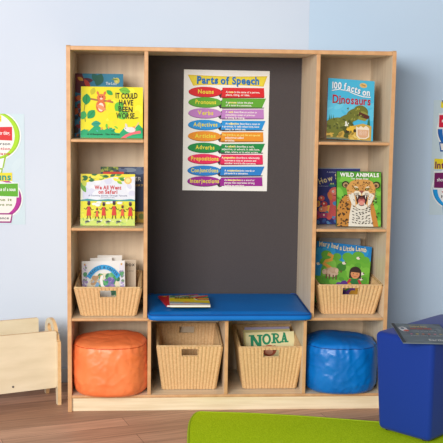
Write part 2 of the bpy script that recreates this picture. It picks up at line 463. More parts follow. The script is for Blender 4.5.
def art_squirrel(a):
    w, h = a.w, a.h
    a.rect(0, 0, w, h, (238, 226, 36))
    a.splat(14, (0, .05, w, h), .018, [(240, 238, 60), (232, 226, 20), (250, 220, 40)])
    a.poly([(0, 0), (w, 0), (w, .044)] + [(w*(1-q/16), .040+.012*math.sin(q*1.7)+.010*math.sin(q*.6+1)) for q in range(1, 16)] + [(0, .03)], (30, 168, 110))
    a.splat(16, (0, .03, w, .055), .008, [(110, 200, 60), (20, 150, 90), (70, 180, 170), (240, 160, 60)], .5)
    a.rect(0, 0, w, .012, (40, 176, 120))
    a.stroke([(.012, .185), (.04, .172), (.075, .166), (.11, .163), (.14, .158)], .008, (170, 110, 60))
    a.stroke([(.02, .17), (.014, .12), (.02, .07)], .003, (120, 130, 40))
    a.leaf(.022, .145, .05, .036, 1.5, (30, 150, 80), (20, 110, 60)); a.leaf(.045, .19, .034, .022, 1.2, (200, 190, 40))
    a.leaf(.03, .085, .048, .034, .9, (30, 156, 90), (20, 120, 70)); a.leaf(.045, .06, .042, .026, .1, (40, 160, 130), (20, 120, 90)); a.leaf(.005, .08, .04, .03, 1.3, (60, 170, 90))
    a.leaf(.11, .21, .034, .02, -.6, (60, 170, 70)); a.leaf(.165, .215, .05, .03, -.2, (120, 190, 60), (90, 150, 40)); a.leaf(.15, .12, .05, .04, .9, (90, 190, 60)); a.leaf(.16, .09, .05, .04, .5, (110, 200, 60))
    # small red squirrel
    a.ell(.086, .140, .021, .028, (222, 112, 60)); a.ell(.087, .136, .012, .019, (250, 226, 206)); a.ell(.088, .178, .019, .016, (226, 118, 66))
    a.leaf(.076, .188, .020, .010, 1.9, (226, 118, 66)); a.leaf(.099, .188, .020, .010, 1.2, (226, 118, 66)); a.ell(.082, .181, .0025, .003, (30, 20, 16)); a.ell(.094, .181, .0025, .003, (30, 20, 16))
    a.ell(.088, .173, .006, .004, (250, 220, 200)); a.leaf(.066, .146, .05, .018, -.5, (240, 150, 100)); a.leaf(.107, .16, .026, .01, .3, (222, 112, 60))
    # little grey mouse on a pink branch
    a.stroke([(.178, -.004), (.2, .012), (.225, .022), (.26, .028)], .012, (240, 110, 120))
    a.ell(.216, .037, .022, .012, (226, 226, 224)); a.ell(.199, .042, .011, .009, (232, 230, 228)); a.leaf(.2, .048, .018, .01, 1.9, (226, 214, 214)); a.ell(.195, .044, .002, .002, (30, 30, 30)); a.stroke([(.232, .04), (.246, .06), (.252, .07)], .003, (230, 180, 180))
    k = (40, 34, 20)
    a.text('IT COULD', .15, .176, .034, k, .03, .05, jig=.15, w=.096, align='l'); a.text('HAVE', .165, .146, .034, k, .03, jig=.15, w=.062)
    a.text('BEEN', .163, .116, .034, k, .03, jig=.15, w=.062); a.text('WORSE...', .152, .088, .034, k, .03, jig=.15, w=.098)
    a.text('A H Benjamin   Tim Warnes', .028, .0125, .010, (14, 60, 40), .02, w=.142)

def art_parrot(a):
    w, h = a.w, a.h
    a.rect(0, 0, w, h, (52, 128, 160)); a.splat(12, (0, .15, w, h), .02, [(70, 150, 180), (40, 110, 150), (60, 140, 160)])
    a.poly([(0, h), (.03, h), (.045, .24), (.07, .22), (.05, .19), (.0, .2)], (96, 40, 50))
    a.leaf(.0, .275, .06, .03, -.6, (120, 40, 44)); a.leaf(.02, .25, .06, .026, .1, (90, 36, 60)); a.leaf(.04, .26, .05, .02, -1, (190, 60, 50))
    a.leaf(.01, .268, .03, .016, -.5, (214, 160, 60)); a.leaf(.075, .285, .05, .03, -.9, (30, 100, 90)); a.leaf(.095, .23, .06, .04, 1.2, (34, 96, 80))
    a.ell(.185, .255, .012, .014, (200, 190, 90)); a.leaf(.17, .27, .03, .008, -.9, (220, 210, 120)); a.leaf(.16, .262, .03, .008, -.1, (120, 140, 60))
    a.splat(26, (0, 0, .05, .2), .012, [(60, 40, 40), (150, 40, 40), (40, 70, 60), (30, 50, 70), (190, 90, 40)])
    a.ell(.02, .175, .014, .012, (214, 110, 50))
    a.text('The Lost', .135, .236, .018, (230, 236, 236), .01, w=.05)

def art_safari(a):
    w, h = a.w, a.h
    a.rect(0, 0, w, h, (222, 232, 120))
    a.rect(0, .115, w, h, (226, 230, 240)); a.splat(10, (.02, .13, w, .2), .02, [(214, 216, 236), (232, 236, 244)])
    a.rect(0, 0, .008, h, (236, 240, 214))
    a.poly([(0, h), (w, h), (w, .218), (.2, .212), (.14, .214), (.09, .2), (.05, .196), (.02, .188), (0, .18)], (236, 222, 60))
    for q in range(20): a.leaf(random.uniform(0, .17), random.uniform(.196, .226), .028, .013, random.uniform(-.5, .5), random.choice([(70, 140, 60), (150, 190, 50), (40, 110, 60), (240, 230, 80)]))
    a.leaf(.0, .19, .05, .02, -1.1, (110, 170, 70)); a.leaf(.01, .2, .03, .02, -1.2, (200, 210, 80))
    a.ell(.206, .2, .0165, .0165, (240, 196, 90)); a.ell(.206, .2, .013, .013, (250, 226, 150)); a.ring(.206, .2, .012, .012, .0015, (214, 150, 60))
    a.text('We All Went', w/2, .160, .0235, (206, 60, 60), .035, w=.118, align='c'); a.text('on Safari', w/2, .141, .0235, (206, 60, 60), .035, w=.084, align='c')
    a.text('A Counting Journey Through Tanzania', w/2, .1295, .0085, (90, 100, 140), .01, w=.17, align='c'); a.text('by Laurie Krebs', w/2, .122, .006, (120, 120, 150), w=.06, align='c')
    a.poly([(0, .113), (.03, .118), (.07, .113), (.12, .117), (.17, .113), (.22, .118), (w, .114), (w, .105), (0, .105)], (60, 150, 150))
    a.rect(0, .03, w, .108, (226, 222, 50)); a.splat(26, (0, .03, w, .105), .012, [(236, 230, 70), (206, 214, 60), (214, 200, 40)], .4)
    a.rect(0, 0, w, .032, (206, 222, 110)); a.splat(24, (0, 0, w, .03), .008, [(190, 214, 120), (226, 232, 150), (150, 190, 80)], .4)
    for x, y in ((.06, .095), (.08, .102), (.14, .103), (.17, .1), (.12, .1), (.075, .09)): a.ell(x, y, .011, .0055, (240, 240, 232)); a.ell(x+.009, y+.003, .004, .003, (226, 226, 220))
    red, dk = (214, 60, 40), (52, 34, 26)
    for x, y, s, c in ((.036, .028, 1, 0), (.072, .03, .62, 1), (.101, .03, .92, 0), (.146, .03, 1, 0), (.183, .032, .74, 1), (.217, .028, .96, 0)):
        H = .078*s; r_ = (226, 90, 50) if c else red
        for dx in (-.005, .005): a.stroke([(x+dx*.6, y+H*.4), (x+dx, y+H*.2), (x+dx*1.6, y)], .0034, dk)
        a.poly([(x-.0105*s, y+H*.2), (x+.0105*s, y+H*.2), (x+.006*s, y+H*.72), (x-.006*s, y+H*.72)], r_)
        a.stroke([(x-.005, y+H*.7), (x-.013*s, y+H*.55), (x-.021*s, y+H*.62)], .003, dk); a.stroke([(x+.005, y+H*.7), (x+.013*s, y+H*.52), (x+.021*s, y+H*.56)], .003, dk)
        a.ell(x, y+H*.88, .0068*s, .0085*s, dk); a.ell(x, y+H*.98, .007*s, .0035*s, (190, 60, 44) if c else (90, 60, 110))
    for x in (.03, .08, .12, .165): a.ell(x, .018, .01, .0045, (70, 80, 80)); a.ell(x+.01, .022, .004, .003, (230, 230, 220)); a.ell(x-.007, .013, .003, .004, (150, 150, 140))

def art_tower(a):
    w, h = a.w, a.h
    a.rect(0, 0, w, h, (42, 54, 84)); a.splat(10, (.06, .19, w, h), .026, [(60, 76, 110), (84, 98, 126), (52, 66, 98), (100, 112, 134)], .5)
    a.ell(.13, .238, .03, .010, (120, 132, 150)); a.ell(.1, .235, .02, .008, (88, 100, 130))
    a.poly([(0, h), (.075, h), (.07, .236), (.0, .232)], (70, 96, 50)); a.splat(14, (0, .225, .08, h), .008, [(90, 120, 50), (150, 160, 60), (40, 70, 50)])
    a.rect(0, 0, w, .05, (190, 150, 50)); a.splat(12, (.1, 0, w, .06), .012, [(120, 130, 50), (200, 170, 60), (70, 90, 50)])
    a.text('THE TOWER', .184, .188, .027, (226, 226, 220), .005, .12, align='r', w=.16); a.text('A TALE OF ROOKS', .190, .165, .012, (206, 170, 80), .02, align='r', w=.15)

def art_dino(a):
    w, h = a.w, a.h
    a.rect(0, 0, w, h, (72, 184, 222)); a.rect(0, .09, w, .17, (96, 196, 228)); a.splat(12, (.0, .1, w, .18), .022, [(110, 204, 232), (80, 188, 222), (140, 214, 234)], .35)
    a.stroke([(.018, .215), (.05, .222), (.09, .218), (.12, .206), (.16, .196), (.195, .196)], .004, (236, 244, 246)); a.stroke([(.018, .212), (.05, .219), (.09, .215), (.12, .203), (.16, .193), (.195, .193)], .001, (60, 110, 150))
    def wave(t): return (-.022*min(1, max(0, (t-.3)*1.8)), -.16 if .35 < t < .8 else 0)
    a.text('100 facts on', .019, .2235, .042, (50, 100, 140), .055, .07, w=.174, arc=wave); a.text('100 facts on', .018, .2245, .042, (236, 242, 246), .03, .07, w=.174, arc=wave)
    a.ell(.160, .247, .017, .011, (226, 186, 110), -.1); a.text('The', .160, .243, .012, (120, 70, 40), .02, align='c')
    a.text('Dinosaurs', .021, .160, .052, (180, 30, 50), .028, w=.176)
    _p, _e, _s = a.poly, a.ell, a.stroke
    a.poly = lambda P, c: _p([(x*.96, y*.94) for x, y in P], c)
    a.ell = lambda x, y, rx, ry, c, *k: _e(x*.96, y*.94, rx*.96, ry*.94, c, *k)
    a.stroke = lambda P, w_, c: _s([(x*.96, y*.94) for x, y in P], w_, c)
    a.stroke([(.026, .178), (.045, .17), (.058, .166), (.066, .174)], .003, (96, 110, 100)); a.stroke([(.058, .166), (.085, .178)], .003, (96, 110, 100))
    for x in (.012, .02, .03, .09, .195, .2): a.poly([(x-.005, .07), (x+.005, .07), (x, .115)], (60, 110, 70))
    a.poly([(0, 0), (w, 0), (w, .07), (.17, .08), (.1, .06), (.05, .08), (0, .07)], (206, 166, 70)); a.splat(20, (0, 0, w, .07), .012, [(226, 190, 90), (160, 130, 50), (120, 110, 50), (236, 206, 120)], .6)
    g, g2, g3 = (112, 116, 44), (146, 146, 66), (80, 86, 34)
    a.ell(.045, .068, .062, .038, g, .25); a.ell(.09, .09, .05, .03, g, .6); a.ell(.13, .125, .04, .03, g, .6); a.ell(.165, .145, .036, .032, g, -.2); a.ell(.178, .128, .028, .018, g2, -.4)
    a.poly([(.15, .135), (.20, .118), (.197, .105), (.175, .1), (.15, .115)], (90, 40, 30)); a.poly([(.15, .112), (.19, .102), (.18, .092), (.145, .098)], g2)
    a.ell(.152, .158, .006, .005, (226, 200, 60)); a.ell(.152, .158, .002, .004, (20, 20, 10)); a.splat(26, (.0, .05, .1, .1), .007, [g2, g3, (126, 130, 60)], .6); a.splat(14, (.1, .1, .19, .165), .006, [g2, g3], .6)
    a.stroke([(.1, .09), (.12, .07), (.118, .05)], .012, g3); a.stroke([(.03, .05), (.05, .03), (.035, .01)], .02, g); a.stroke([(.08, .06), (.095, .03), (.09, .008)], .02, g3)
    a.splat(8, (.09, .07, .105, .09), .004, [(236, 236, 220)]); a.splat(10, (.1, .03, .14, .06), .007, [(236, 190, 60), (60, 50, 30)], 1.4)
    a.poly([(.138, .065), (.15, .058), (.16, .068), (.172, .06), (.185, .07), (.2, .058), (.202, .018), (.186, .006), (.155, .006), (.14, .02)], (240, 226, 200))
    a.poly([(.145, .05), (.198, .05), (.196, .02), (.183, .011), (.157, .011), (.147, .022)], (222, 170, 130))
    for y in (.042, .036, .03, .024): a.text('includes great facts', .164, y*.94, .006, (240, 220, 200), .02, align='c', w=.036)
    a.poly, a.ell, a.stroke = _p, _e, _s
    a.rect(0, 0, .10, .006, (130, 130, 90))

def art_jaguar(a):
    w, h = a.w, a.h
    R_ = random.uniform
    a.rect(0, 0, w, h, (96, 172, 48)); a.splat(60, (0, 0, w, h), .012, [(110, 186, 56), (78, 156, 42), (124, 196, 66), (88, 166, 44)], 1.6)
    a.rect(0, h-.004, w, h, (60, 120, 40))
    gold, tan, dk, wh = (196, 132, 52), (214, 156, 80), (40, 28, 18), (232, 226, 210)
    # body
    a.poly([(-.002, -.002), (-.002, .07), (.012, .112), (.035, .135), (.06, .15), (.15, .14), (.162, .11), (.176, .06), (.188, -.002)], gold)
    a.poly([(.052, -.002), (.056, .05), (.066, .1), (.15, .1), (.152, .06), (.165, -.002)], wh)
    def spot(x, y, r):
        for q in range(3):
            t = R_(0, 2*PI); a.ell(x+r*.55*math.cos(t), y+r*.55*math.sin(t), r*.62, r*.36, dk, t+PI/2, 7)
    for q in range(95):
        x, y = R_(.0, .186), R_(.0, .14)
        if .054 < x < .158 and y < .105: continue
        spot(x, y, .0052)
    for k in range(9):                       # bands across the pale chest
        y = .012+.0105*k
        for sd in (-1, 1):
            for q in range(3):
                x = .108+sd*(.008+.014*q+R_(-.003, .003)); yy = y+.006*q*(1 if k > 3 else .4)+R_(-.003, .003)
                if .054 < x < .16: a.ell(x, yy, .0052, .0019, dk, sd*.55, 8)
    # head
    for x, sd in ((.036, -1), (.176, 1)):
        a.ell(x, .186, .0165, .0155, dk, 0, 16); a.ell(x-sd*.001, .184, .0125, .0115, (176, 142, 96), 0, 14); a.ell(x-sd*.002, .182, .007, .007, (90, 64, 40), 0, 12)
    a.poly([(.04, .17), (.06, .2), (.085, .21), (.135, .21), (.158, .2), (.172, .17), (.168, .13), (.15, .1), (.13, .082), (.088, .082), (.066, .1), (.048, .13)], tan)
    a.poly([(.05, .14), (.072, .15), (.08, .12), (.082, .09), (.064, .1)], wh); a.poly([(.166, .14), (.146, .15), (.138, .12), (.136, .09), (.152, .1)], wh)
    a.ell(.109, .09, .026, .014, wh)
    a.ell(.091, .146, .017, .012, (236, 224, 200), -.35); a.ell(.128, .146, .017, .012, (236, 224, 200), .35)
    a.poly([(.084, .138), (.097, .141), (.109, .136), (.121, .141), (.135, .138), (.134, .115), (.126, .096), (.109, .090), (.093, .096), (.085, .115)], (58, 22, 20))
    a.ell(.109, .112, .0155, .015, (196, 104, 96)); a.ell(.109, .104, .012, .010, (222, 144, 130)); a.ell(.109, .125, .010, .005, (120, 50, 46))
    for x, t in ((.091, .122), (.127, .122)): a.poly([(x-.003, .139), (x+.003, .139), (x, t)], (248, 242, 226))
    for x, t in ((.096, .108), (.122, .108)): a.poly([(x-.0025, .096), (x+.0025, .096), (x, t)], (248, 242, 226))
    a.poly([(.098, .16), (.121, .16), (.1095, .145)], (150, 84, 66)); a.poly([(.1, .16), (.094, .185), (.125, .185), (.119, .16)], (206, 146, 74))
    for x, sd in ((.086, -1), (.134, 1)):
        a.ell(x, .1665, .011, .006, dk, sd*.25, 14); a.ell(x, .1668, .0065, .0034, (206, 186, 90), sd*.25, 12); a.ell(x, .1668, .002, .003, (12, 10, 8), 0, 8); a.ell(x+sd*.002, .1755, .010, .003, (236, 220, 190), sd*.2, 10)
    for q in range(120):
        x, y = R_(.046, .17), R_(.1, .207)
        if abs(x-.1095) < .03 and y < .158 or abs(y-.167) < .009 and abs(abs(x-.11)-.024) < .013: continue
        if abs(x-.1095) > .064-.5*abs(y-.16): continue
        a.ell(x, y, .0026, .0015, dk, math.atan2(y-.155, x-.11), 7)
    for q in range(5):
        for sd in (-1, 1): a.stroke([(.1095+sd*.014, .149-.0025*q), (.1095+sd*.03, .1475-.0035*q)], .0009, dk); a.stroke([(.1095+sd*.02, .146-.003*q), (.1095+sd*.066, .150-.009*q)], .0006, (246, 244, 236))
    a.text('WILD ANIMALS', w/2-.001, .2215, .0235, (250, 250, 246), .04, .09, w=.178, align='c'); a.text('The Great Ones', w/2, .2095, .0095, (240, 244, 236), .03, w=.078, align='c')

def art_night(a):
    w, h = a.w, a.h
    a.rect(0, 0, w, h, (42, 46, 116)); a.splat(18, (0, .1, w, .2), .018, [(38, 42, 108), (52, 54, 124), (46, 50, 120)])
    a.rect(0, h-.004, w, h, (150, 160, 170)); a.text('A bedtime surprise', .06, .235, .009, (190, 194, 220), .01, w=.08)
    a.ell(.085, .178, .016, .0075, (40, 110, 110)); a.ell(.080, .185, .003, .004, (210, 220, 120)); a.ell(.090, .185, .003, .004, (210, 220, 120))
    def arc(t): return (.030*min(1, t*1.5)-.004, .42-.5*t)
    a.text('How Scary', .026, .186, .036, (232, 214, 160), .025, .09, w=.150, arc=arc)
    a.text('as told by the sea', .022, .172, .007, (200, 200, 220), w=.045)
    c = [(220, 90, 80), (200, 60, 60), (236, 130, 90), (180, 60, 110), (230, 170, 60)]
    a.splat(34, (.01, .03, .13, .12), .012, c+[(60, 130, 150), (60, 50, 110)]); a.splat(16, (0, 0, w, .04), .010, [(70, 110, 170), (90, 140, 190), (60, 90, 160)])
    a.poly([(.065, .04), (.075, .09), (.07, .13), (.12, .13), (.125, .08), (.135, .03)], (210, 84, 84))
    for q in range(4): a.ell(.036+.012*(q % 2), .118-.026*q, .014, .012, c[q]); a.ell(.034+.012*(q % 2), .120-.026*q, .004, .004, (248, 220, 190))
    a.ell(.098, .142, .030, .027, (222, 104, 92)); a.ell(.074, .128, .010, .020, (214, 120, 60), .3); a.ell(.099, .148, .022, .014, (232, 128, 110))
    for x in (.089, .107): a.ell(x, .149, .0048, .0055, (250, 240, 230)); a.ell(x, .149, .002, .0026, (30, 20, 30))
    a.stroke([(.088, .134), (.098, .130), (.108, .135)], .003, (120, 30, 40)); a.ring(.016, .092, .012, .012, .004, (230, 180, 60)); a.ell(.1, .095, .014, .010, (70, 140, 190)); a.ell(.115, .07, .010, .012, (240, 150, 120))

def art_nursery(a):
    w, h = a.w, a.h
    a.rect(0, 0, w, h, (240, 238, 236))
    for x in (.004, w-.024):
        a.rect(x, 0, x+.02, h-.014, (230, 226, 236)); a.splat(30, (x+.002, .01, x+.018, h-.02), .0055, [(150, 130, 190), (180, 160, 210), (120, 150, 120), (160, 140, 200)])
        a.ell(x+.01, .155, .009, .010, (90, 160, 110)); a.ell(x+.009, h-.016, .004, .005, (222, 170, 100))
    cx, cy = w/2, .074
    a.ell(cx, cy, .079, .086, (236, 226, 196)); a.rect(.027, 0, w-.027, cy, (236, 226, 196))
    a.splat(34, (.08, .06, .168, .155), .013, [(50, 150, 90), (90, 176, 110), (40, 120, 80), (120, 190, 130)]); a.splat(12, (.1, .09, .14, .135), .009, [(130, 110, 180), (110, 100, 170), (160, 130, 190)])
    a.splat(16, (.035, .08, .085, .14), .010, [(120, 170, 210), (190, 150, 110), (150, 190, 220), (210, 180, 140)]); a.splat(12, (.03, .0, .165, .075), .012, [(90, 150, 120), (60, 120, 90), (160, 190, 150)])
    a.stroke([(.092, .15), (.086, .13), (.09, .105), (.104, .085), (.11, .06)], .013, (248, 246, 240)); a.ell(.105, .065, .026, .026, (246, 244, 238)); a.leaf(.09, .152, .014, .006, -2.6, (220, 160, 80))
    a.ring(cx, cy, .094, .123, .021, (40, 160, 222), .62, PI-.62)
    def arc(t): 
        an = PI-.46-(PI-.92)*t; return (.107*math.sin(an)-.107, an-PI/2)
    # title letters follow the ribbon
    s = 'TREECLE & CASTER'
    for q, ch in enumerate(s):
        if ch == ' ': continue
        an = PI-.76-(PI-1.52)*q/(len(s)-1); a.text(ch, cx+.0785*math.cos(an), cy+.1065*math.sin(an), .0155, (20, 60, 110), .02, align='c', arc=lambda t, an=an: (0, (an-PI/2)*.8))

def art_plain(c, extra=None):
    def f(a):
        a.rect(0, 0, a.w, a.h, c)
        if extra: extra(a)
    return f
def art_box(a):
    a.rect(0, 0, a.w, a.h, (208, 188, 164)); a.text('the box', a.w-.004, a.h-.030, .026, (50, 40, 34), .015, align='r', w=.085); a.text('a story', a.w-.01, a.h-.055, .010, (90, 70, 60), align='r', w=.03)

def art_lamb(a):
    w, h = a.w, a.h
    a.rect(0, 0, w, h, (22, 140, 206)); a.rect(0, h-.05, w, h, (16, 124, 196)); a.splat(10, (0, .2, w, .25), .03, [(40, 156, 214), (30, 148, 210)])
    a.poly([(0, 0), (w, 0), (w, .215), (.23, .225), (.2, .21), (.17, .225), (.13, .2), (.09, .215), (.05, .205), (.03, .16), (0, .16)], (104, 176, 50))
    a.splat(24, (.02, .1, w, .2), .02, [(120, 190, 60), (86, 160, 44), (130, 196, 70), (90, 166, 46)])
    a.rect(0, .125, .03, .16, (40, 150, 200))
    for x, y, r in ((.05, .225, .026), (.10, .222, .02), (.15, .225, .026), (.2, .232, .03), (.235, .22, .02)): a.ell(x, y, r, r*.8, (96, 170, 50))
    a.ell(.125, .175, .022, .019, (60, 130, 40)); a.stroke([(.125, .16), (.125, .15)], .006, (110, 80, 50))
    a.stroke([(.055, .23), (.078, .222), (.075, .205), (.05, .196), (.04, .184), (.07, .168), (.09, .155), (.1, .14)], .015, (222, 160, 60))
    for x, y in ((.015, .18), (.2, .225), (.135, .195), (.215, .15), (.225, .155), (.22, .13)): a.ell(x, y, .009, .0065, (236, 228, 210)); a.ell(x+.007, y+.003, .0035, .003, (90, 70, 60))
    # woolly lamb and a girl
    a.splat(20, (.05, .135, .105, .16), .013, [(214, 180, 150), (224, 192, 164), (204, 170, 140)]); a.ell(.046, .146, .010, .012, (226, 196, 170)); a.ell(.044, .149, .0015, .002, (30, 20, 20)); a.leaf(.05, .156, .014, .007, .3, (190, 150, 120))
    for x in (.058, .072, .09, .104): a.stroke([(x, .136), (x, .115)], .006, (120, 80, 60))
    gx = .19
    a.poly([(gx-.03, .06), (gx+.034, .06), (gx+.022, .128), (gx-.018, .128)], (40, 120, 60)); a.rect(gx-.03, .06, gx+.034, .085, (90, 50, 130))
    a.stroke([(gx-.018, .125), (gx-.034, .1), (gx-.04, .085)], .011, (190, 50, 60)); a.stroke([(gx+.02, .125), (gx+.034, .1)], .011, (190, 50, 60))
    a.ell(gx+.002, .158, .028, .027, (50, 32, 28)); a.rect(gx-.026, .13, gx+.03, .155, (50, 32, 28)); a.ell(gx+.002, .15, .021, .021, (222, 150, 100)); a.poly([(gx-.02, .158), (gx+.024, .158), (gx+.02, .176), (gx-.016, .176)], (50, 32, 28))
    for dx in (-.007, .011): a.ell(gx+dx, .151, .002, .0025, (30, 20, 16)); a.ell(gx+dx*1.5, .143, .004, .003, (226, 120, 90))
    a.stroke([(gx-.005, .14), (gx+.002, .137), (gx+.009, .14)], .0018, (150, 40, 40))
    a.rect(0, 0, w, .09, (60, 120, 50)); a.splat(20, (.1, .03, w, .1), .016, [(90, 50, 140), (110, 60, 150), (80, 40, 120), (222, 160, 50)])
    def arc(t): return (.004*math.sin(t*9)+.006-.006*t, .06*math.cos(t*9))
    a.text('Mary had a Little Lamb', .010, .254, .030, (232, 214, 180), .03, .07, w=.225, arc=arc)

def art_nora(a):
    w, h = a.w, a.h
    a.rect(0, 0, w, h, (240, 230, 176)); a.rect(0, 0, .006, h, (206, 190, 120)); a.splat(8, (.01, .12, w, h), .02, [(243, 234, 186), (237, 226, 168)])
    g = (20, 140, 96); g2 = (20, 110, 120)
    def at(px, py): return px, py
    _p, _r, _g = a.poly, a.rect, a.ring
    X = lambda u: .0225+(u-.0225)*.89
    Y = lambda v: .144+(v-.157)*.93
    a.poly = lambda P, c: _p([(X(u), Y(v)) for u, v in P], c)
    a.rect = lambda p, q, r_, t_, c: _r(X(p), Y(q), X(r_), Y(t_), c) if False else _p([(X(p), Y(q)), (X(r_), Y(q)), (X(r_), Y(t_)), (X(p), Y(t_))], c)
    a.ring = lambda p, q, rx, ry, th, c, *k: _g(X(p), Y(q), rx*.89, ry*.89, th*.89, c, *k)
    y0, y1 = .157, .222
    def serif(x, y, wd): a.rect(x-wd/2, y, x+wd/2, y+.0075, g)
    # N with slab serifs
    for x in (.038, .080): a.rect(x-.0075, y0, x+.0075, y1, g)
    a.poly([(.028, y1), (.047, y1), (.0885, y0), (.070, y0)], g)
    serif(.038, y0, .030); serif(.036, y1-.0075, .030); serif(.080, y1-.0075, .030)
    # O
    yo0, yo1 = .172, .226
    a.ring(.115, (yo0+yo1)/2, .0235, .029, .0115, g)
    # R
    yr0, yr1 = .177, .228
    a.rect(.148, yr0, .161, yr1, g); serif(.153, yr0, .026); serif(.152, yr1-.0075, .022)
    a.ring(.165, yr1-.015, .017, .015, .0085, g, -PI/2, PI/2); a.rect(.155, yr1-.0085, .166, yr1, g); a.rect(.155, yr1-.030, .166, yr1-.0215, g)
    a.poly([(.160, yr1-.026), (.172, yr1-.028), (.186, yr0), (.172, yr0)], g); serif(.181, yr0, .018)
    # A
    ya0, ya1 = .180, .230
    a.poly([(.192, ya0), (.201, ya0), (.2125, ya1), (.206, ya1)], g); a.poly([(.213, ya0), (.226, ya0), (.214, ya1), (.203, ya1)], g); a.rect(.199, ya0+.013, .218, ya0+.021, g); serif(.196, ya0, .020); serif(.220, ya0, .022)
    a.poly, a.rect, a.ring = _p, _r, _g
    a.text('a mostly friendly book of stories', .095, .143, .0085, (150, 130, 90), .01, w=.12)
    # face of a small brown mouse lower on the cover
    a.ell(.115, .13, .034, .026, (190, 90, 60)); a.ell(.09, .14, .014, .013, (150, 70, 50)); a.ell(.14, .14, .014, .013, (150, 70, 50)); a.ell(.115, .125, .018, .014, (226, 160, 130)); a.ell(.105, .137, .003, .004, (20, 20, 20)); a.ell(.126, .137, .003, .004, (20, 20, 20))
    a.ell(.078, .141, .006, .004, (214, 80, 60))

def art_red(a):
    a.rect(0, 0, a.w, a.h, (206, 32, 40)); c = Vector((.028, .196)); P = []
    for q in range(10): r = .016 if q % 2 == 0 else .007; t = PI/2+q*PI/5; P.append((c.x+r*math.cos(t), c.y+r*math.sin(t)))
    a.poly(P, (232, 180, 50)); a.rect(.06, .03, .12, .12, (236, 220, 80))

def art_yellow(a):
    w, h = a.w, a.h
    a.rect(0, 0, w, h, (232, 208, 30)); a.rect(0, h-.055, w, h, (150, 160, 150)); a.splat(22, (0, h-.05, w*.65, h-.006), .011, [(90, 120, 90), (200, 200, 190), (70, 80, 110), (170, 110, 110), (210, 215, 210), (80, 140, 60)], .7)
    a.poly([(.1, h-.055), (w, h), (w, h-.02), (.13, h-.07)], (214, 60, 60)); a.poly([(.12, h-.07), (w, h-.03), (w, h-.09), (.13, h-.10)], (90, 160, 100)); a.poly([(.11, h-.085), (w, h-.08), (w, h-.12), (.12, h-.11)], (240, 240, 230))
    a.poly([(.115, .135), (.13, .165), (w, .158), (w, .105), (.13, .11)], (60, 36, 30)); a.poly([(.122, .135), (.135, .156), (w, .148), (w, .115), (.135, .116)], (222, 150, 50))
    a.text('RHODES', .024, .135, .055, (150, 110, 20), .02, w=.085, slant=.2); a.text('RHODES', .022, .138, .055, (96, 90, 40), .0, w=.085, slant=.2)
    a.poly([(0, .07), (w*.65, .055), (w, .03), (w, 0), (0, 0)], (70, 130, 190)); a.poly([(0, .062), (w*.6, .045), (w, .02), (w, 0), (0, 0)], (150, 190, 220)); a.ell(.075, .056, .016, .014, (220, 130, 90)); a.poly([(0, .035), (w*.7, .03), (w, .012), (w, 0), (0, 0)], (240, 226, 226)); a.rect(0, 0, w*.5, .012, (238, 190, 190))
    a.rect(0, .045, w, .052, (214, 190, 40))

def art_mag(a):
    w, h = a.w, a.h
    a.rect(0, 0, w, h, (112, 122, 130)); a.splat(26, (.0, .0, w, h), .028, [(120, 132, 140), (100, 110, 120), (130, 140, 146), (90, 98, 108)], .5)
    a.rect(0, 0, .012, h, (60, 64, 70)); a.ell(.036, h-.105, .020, .046, (226, 226, 228), .1); a.ring(.036, h-.105, .020, .046, .003, (70, 80, 110)); a.ell(.033, h-.09, .008, .014, (90, 100, 130)); a.ell(.044, h-.13, .012, .014, (214, 90, 70))
    a.text('THINKING', .066, h-.070, .040, (206, 186, 130), .02, w=.075); a.text('EXPLORE MORE', .066, h-.105, .034, (206, 92, 78), .03, w=.09)
    a.text('reading  writing  making', .066, h-.145, .020, (186, 190, 196), .01, w=.10)
    for q, c in enumerate([(206, 120, 150), (220, 190, 80), (206, 120, 76), (202, 100, 90), (210, 140, 150), (196, 164, 100)]): a.ell(.056+.024*q, h-.19, .006, .008, c)
    a.text('inside: rainy day ideas', .05, h-.225, .022, (190, 190, 196), .01, w=.13); a.text('Earth', .11, .03, .046, (226, 226, 226), .02, w=.055)

# left column
book('picture_book', 'dark blue picture book with a red bird, behind the yellow squirrel book', (.0215, .17, S1), .213, .286, .012, 12, cover=(52, 128, 160), spine=(60, 40, 40), art=art_parrot)
book('picture_book', 'bright yellow picture book with a red squirrel, on the left top shelf', (.0545, .075, S1), .269, .2265, .010, 12, cover=(238, 226, 36), spine=(240, 238, 226), art=art_squirrel)
book('picture_book', 'dark navy book with pale capital letters, half hidden behind the safari book', (.1345, .165, S2), .194, .252, .014, 10, cover=(42, 54, 84), art=art_tower)
book('picture_book', 'red edged book barely showing above the safari book', (.1475, .125, S2), .092, .2335, .006, 10, cover=(206, 60, 36), art=art_plain((206, 60, 36)), soft=True)
book('picture_book', 'pale picture book with six people in red walking on yellow grass', (.0535, .06, S2), .237, .2275, .010, 10, cover=(222, 232, 160), spine=(236, 240, 214), art=art_safari)
gz = S3+.0072
GB = None
book('picture_book', 'beige book in the left low basket, rightmost of that basket', (.1800, .232, gz), .1135, .210, .010, 10, cover=(208, 188, 164), art=art_box)
book('picture_book', 'plain cream book rising highest in the left low basket', (.118, .212, gz), .112, .234, .007, 10, roll=0, cover=(238, 232, 224), art=art_plain((236, 230, 222)), soft=True)
book('picture_book', 'plain white slim book right behind the arched blue title book', (.094, .187, gz), .1, .2245, .008, 10, roll=-2.2, cover=(240, 236, 230), art=art_plain((238, 234, 228)), soft=True)
book('picture_book', 'white book with a blue arched title and lilac flower borders', (.0545, .155, gz), .1935, .2145, .012, 10, roll=-1.2, cover=(240, 238, 236), art=art_nursery)
